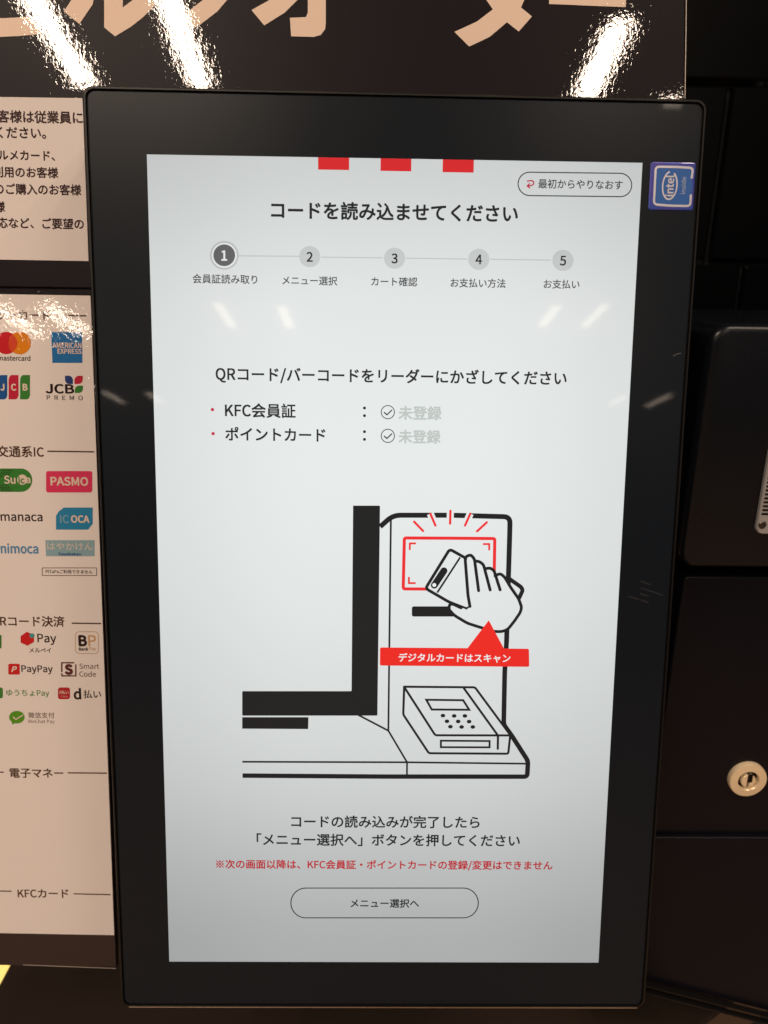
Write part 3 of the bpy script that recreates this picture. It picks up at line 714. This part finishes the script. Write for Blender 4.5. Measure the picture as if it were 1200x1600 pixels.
hs = [rnd([(734, 947), (731, 930), (726.6, 874), (728.5, 868.5), (735.5, 866.5), (741, 873), (747.5, 922.3)], 3),
      rnd([(741.5, 876), (748.5, 876.8), (755, 881.5), (765.5, 921.2)], 4), rnd([(758, 888), (765.5, 886.8), (771.5, 891), (781, 921)], 4),
      rnd([(773, 899), (781, 895.3), (788, 901), (797, 916.5), (810, 935), (814.5, 948), (812.5, 956), (803, 970), (793, 982.5), (784, 986), (772, 986), (752, 980), (730, 973), (710, 961), (701, 951.5), (702, 944), (707, 943), (720, 949)], 5)]
for l in hs: U.strokes('drawn_hand_line', [l], 4.8, INK, 13 + hs.index(l))
U.poly('scan_banner', rnd([(710, 1011.5), (825.8, 1012.7), (826.3, 1040.8), (593.6, 1038.8), (593.8, 1010.6), (710, 1011.5)], 2.5, 3)[:-1], RB, 18)
U.poly('scan_banner_pointer', [(763.2, 968.3), (729, 1013), (787.5, 1013.5)], RB, 19)
U.text('banner_text', 'デジタルカードはスキャン', 1026.7, PURE, x0=622.5, x1=797, bold=.02, layer=20)

# chip maker's sticker on the right border
stk_m, nt, b = new_mat('sticker_blue_foil')
geo = nd(nt, 'ShaderNodeNewGeometry'); ns = nd(nt, 'ShaderNodeTexNoise', Scale=160.0, Detail=2.0); nt.links.new(geo.outputs['Position'], ns.inputs['Vector'])
cr = nd(nt, 'ShaderNodeValToRGB'); cr.color_ramp.elements[0].position = .3; cr.color_ramp.elements[0].color = (*lin(46, 72, 168), 1); cr.color_ramp.elements[1].position = .7; cr.color_ramp.elements[1].color = (*lin(74, 66, 160), 1)
nt.links.new(ns.outputs['Fac'], cr.inputs['Fac']); nt.links.new(cr.outputs['Color'], b.inputs['Base Color'])
b.inputs['Roughness'].default_value = .3; b.inputs['Metallic'].default_value = .25; b.inputs['Coat Weight'].default_value = .5
st_core = plastic('sticker_blue_core', lin(30, 96, 178), .35, .5, coat=.4); st_sil = plastic('sticker_silver', (.62, .62, .70), .32, .5, metal=.5, coat=.3)
sx0, sx1, sy0, sy1 = .1001, .1179, .1547, .1726
v, f = loft([(rrect(sx0, sy0, sx1, sy1, .0008, 4), .0003), (rrect(sx0, sy0, sx1, sy1, .0008, 4), .00055), (rrect(sx0 + .0003, sy0 + .0003, sx1 - .0003, sy1 - .0003, .0007, 4), .00065)])
stk = link('chip_sticker', v, f, stk_m, dp)
SS = Sheet(.00065, stk, .00004)
SS.poly('sticker_core', [tuple(p) for p in rrect(1024, 262, 1081, 320, 5, 5)], st_core, 1)
SS.strokes('sticker_frame', [rnd([(1080.5, 279), (1082.8, 262.5), (1060, 261), (1024.5, 260.5), (1021.5, 319.5), (1050, 321.5), (1078.5, 322), (1079.3, 304)], 6)], 3.4, st_sil, 2, cap=False)
el = [(1046.4 + 11.2 * math.cos(a), 290 + 21.5 * math.sin(a)) for a in [math.radians(-68 + 318 * k / 40 + 8) for k in range(41)]]
SS.strokes('sticker_oval', [[(x - .08 * (y - 290), y) for x, y in el]], 2.3, st_sil, 3)
SS.text('sticker_text', 'intel', 290.5, st_sil, cx=1046, em=15.5, bold=.03, layer=4, rot=math.pi / 2, tall=1.0)
SS.text('sticker_text', 'inside', 290, plastic('sticker_pale', (.35, .45, .66), .4, .5), cx=1067.5, em=9.5, bold=.01, layer=4, rot=math.pi / 2)
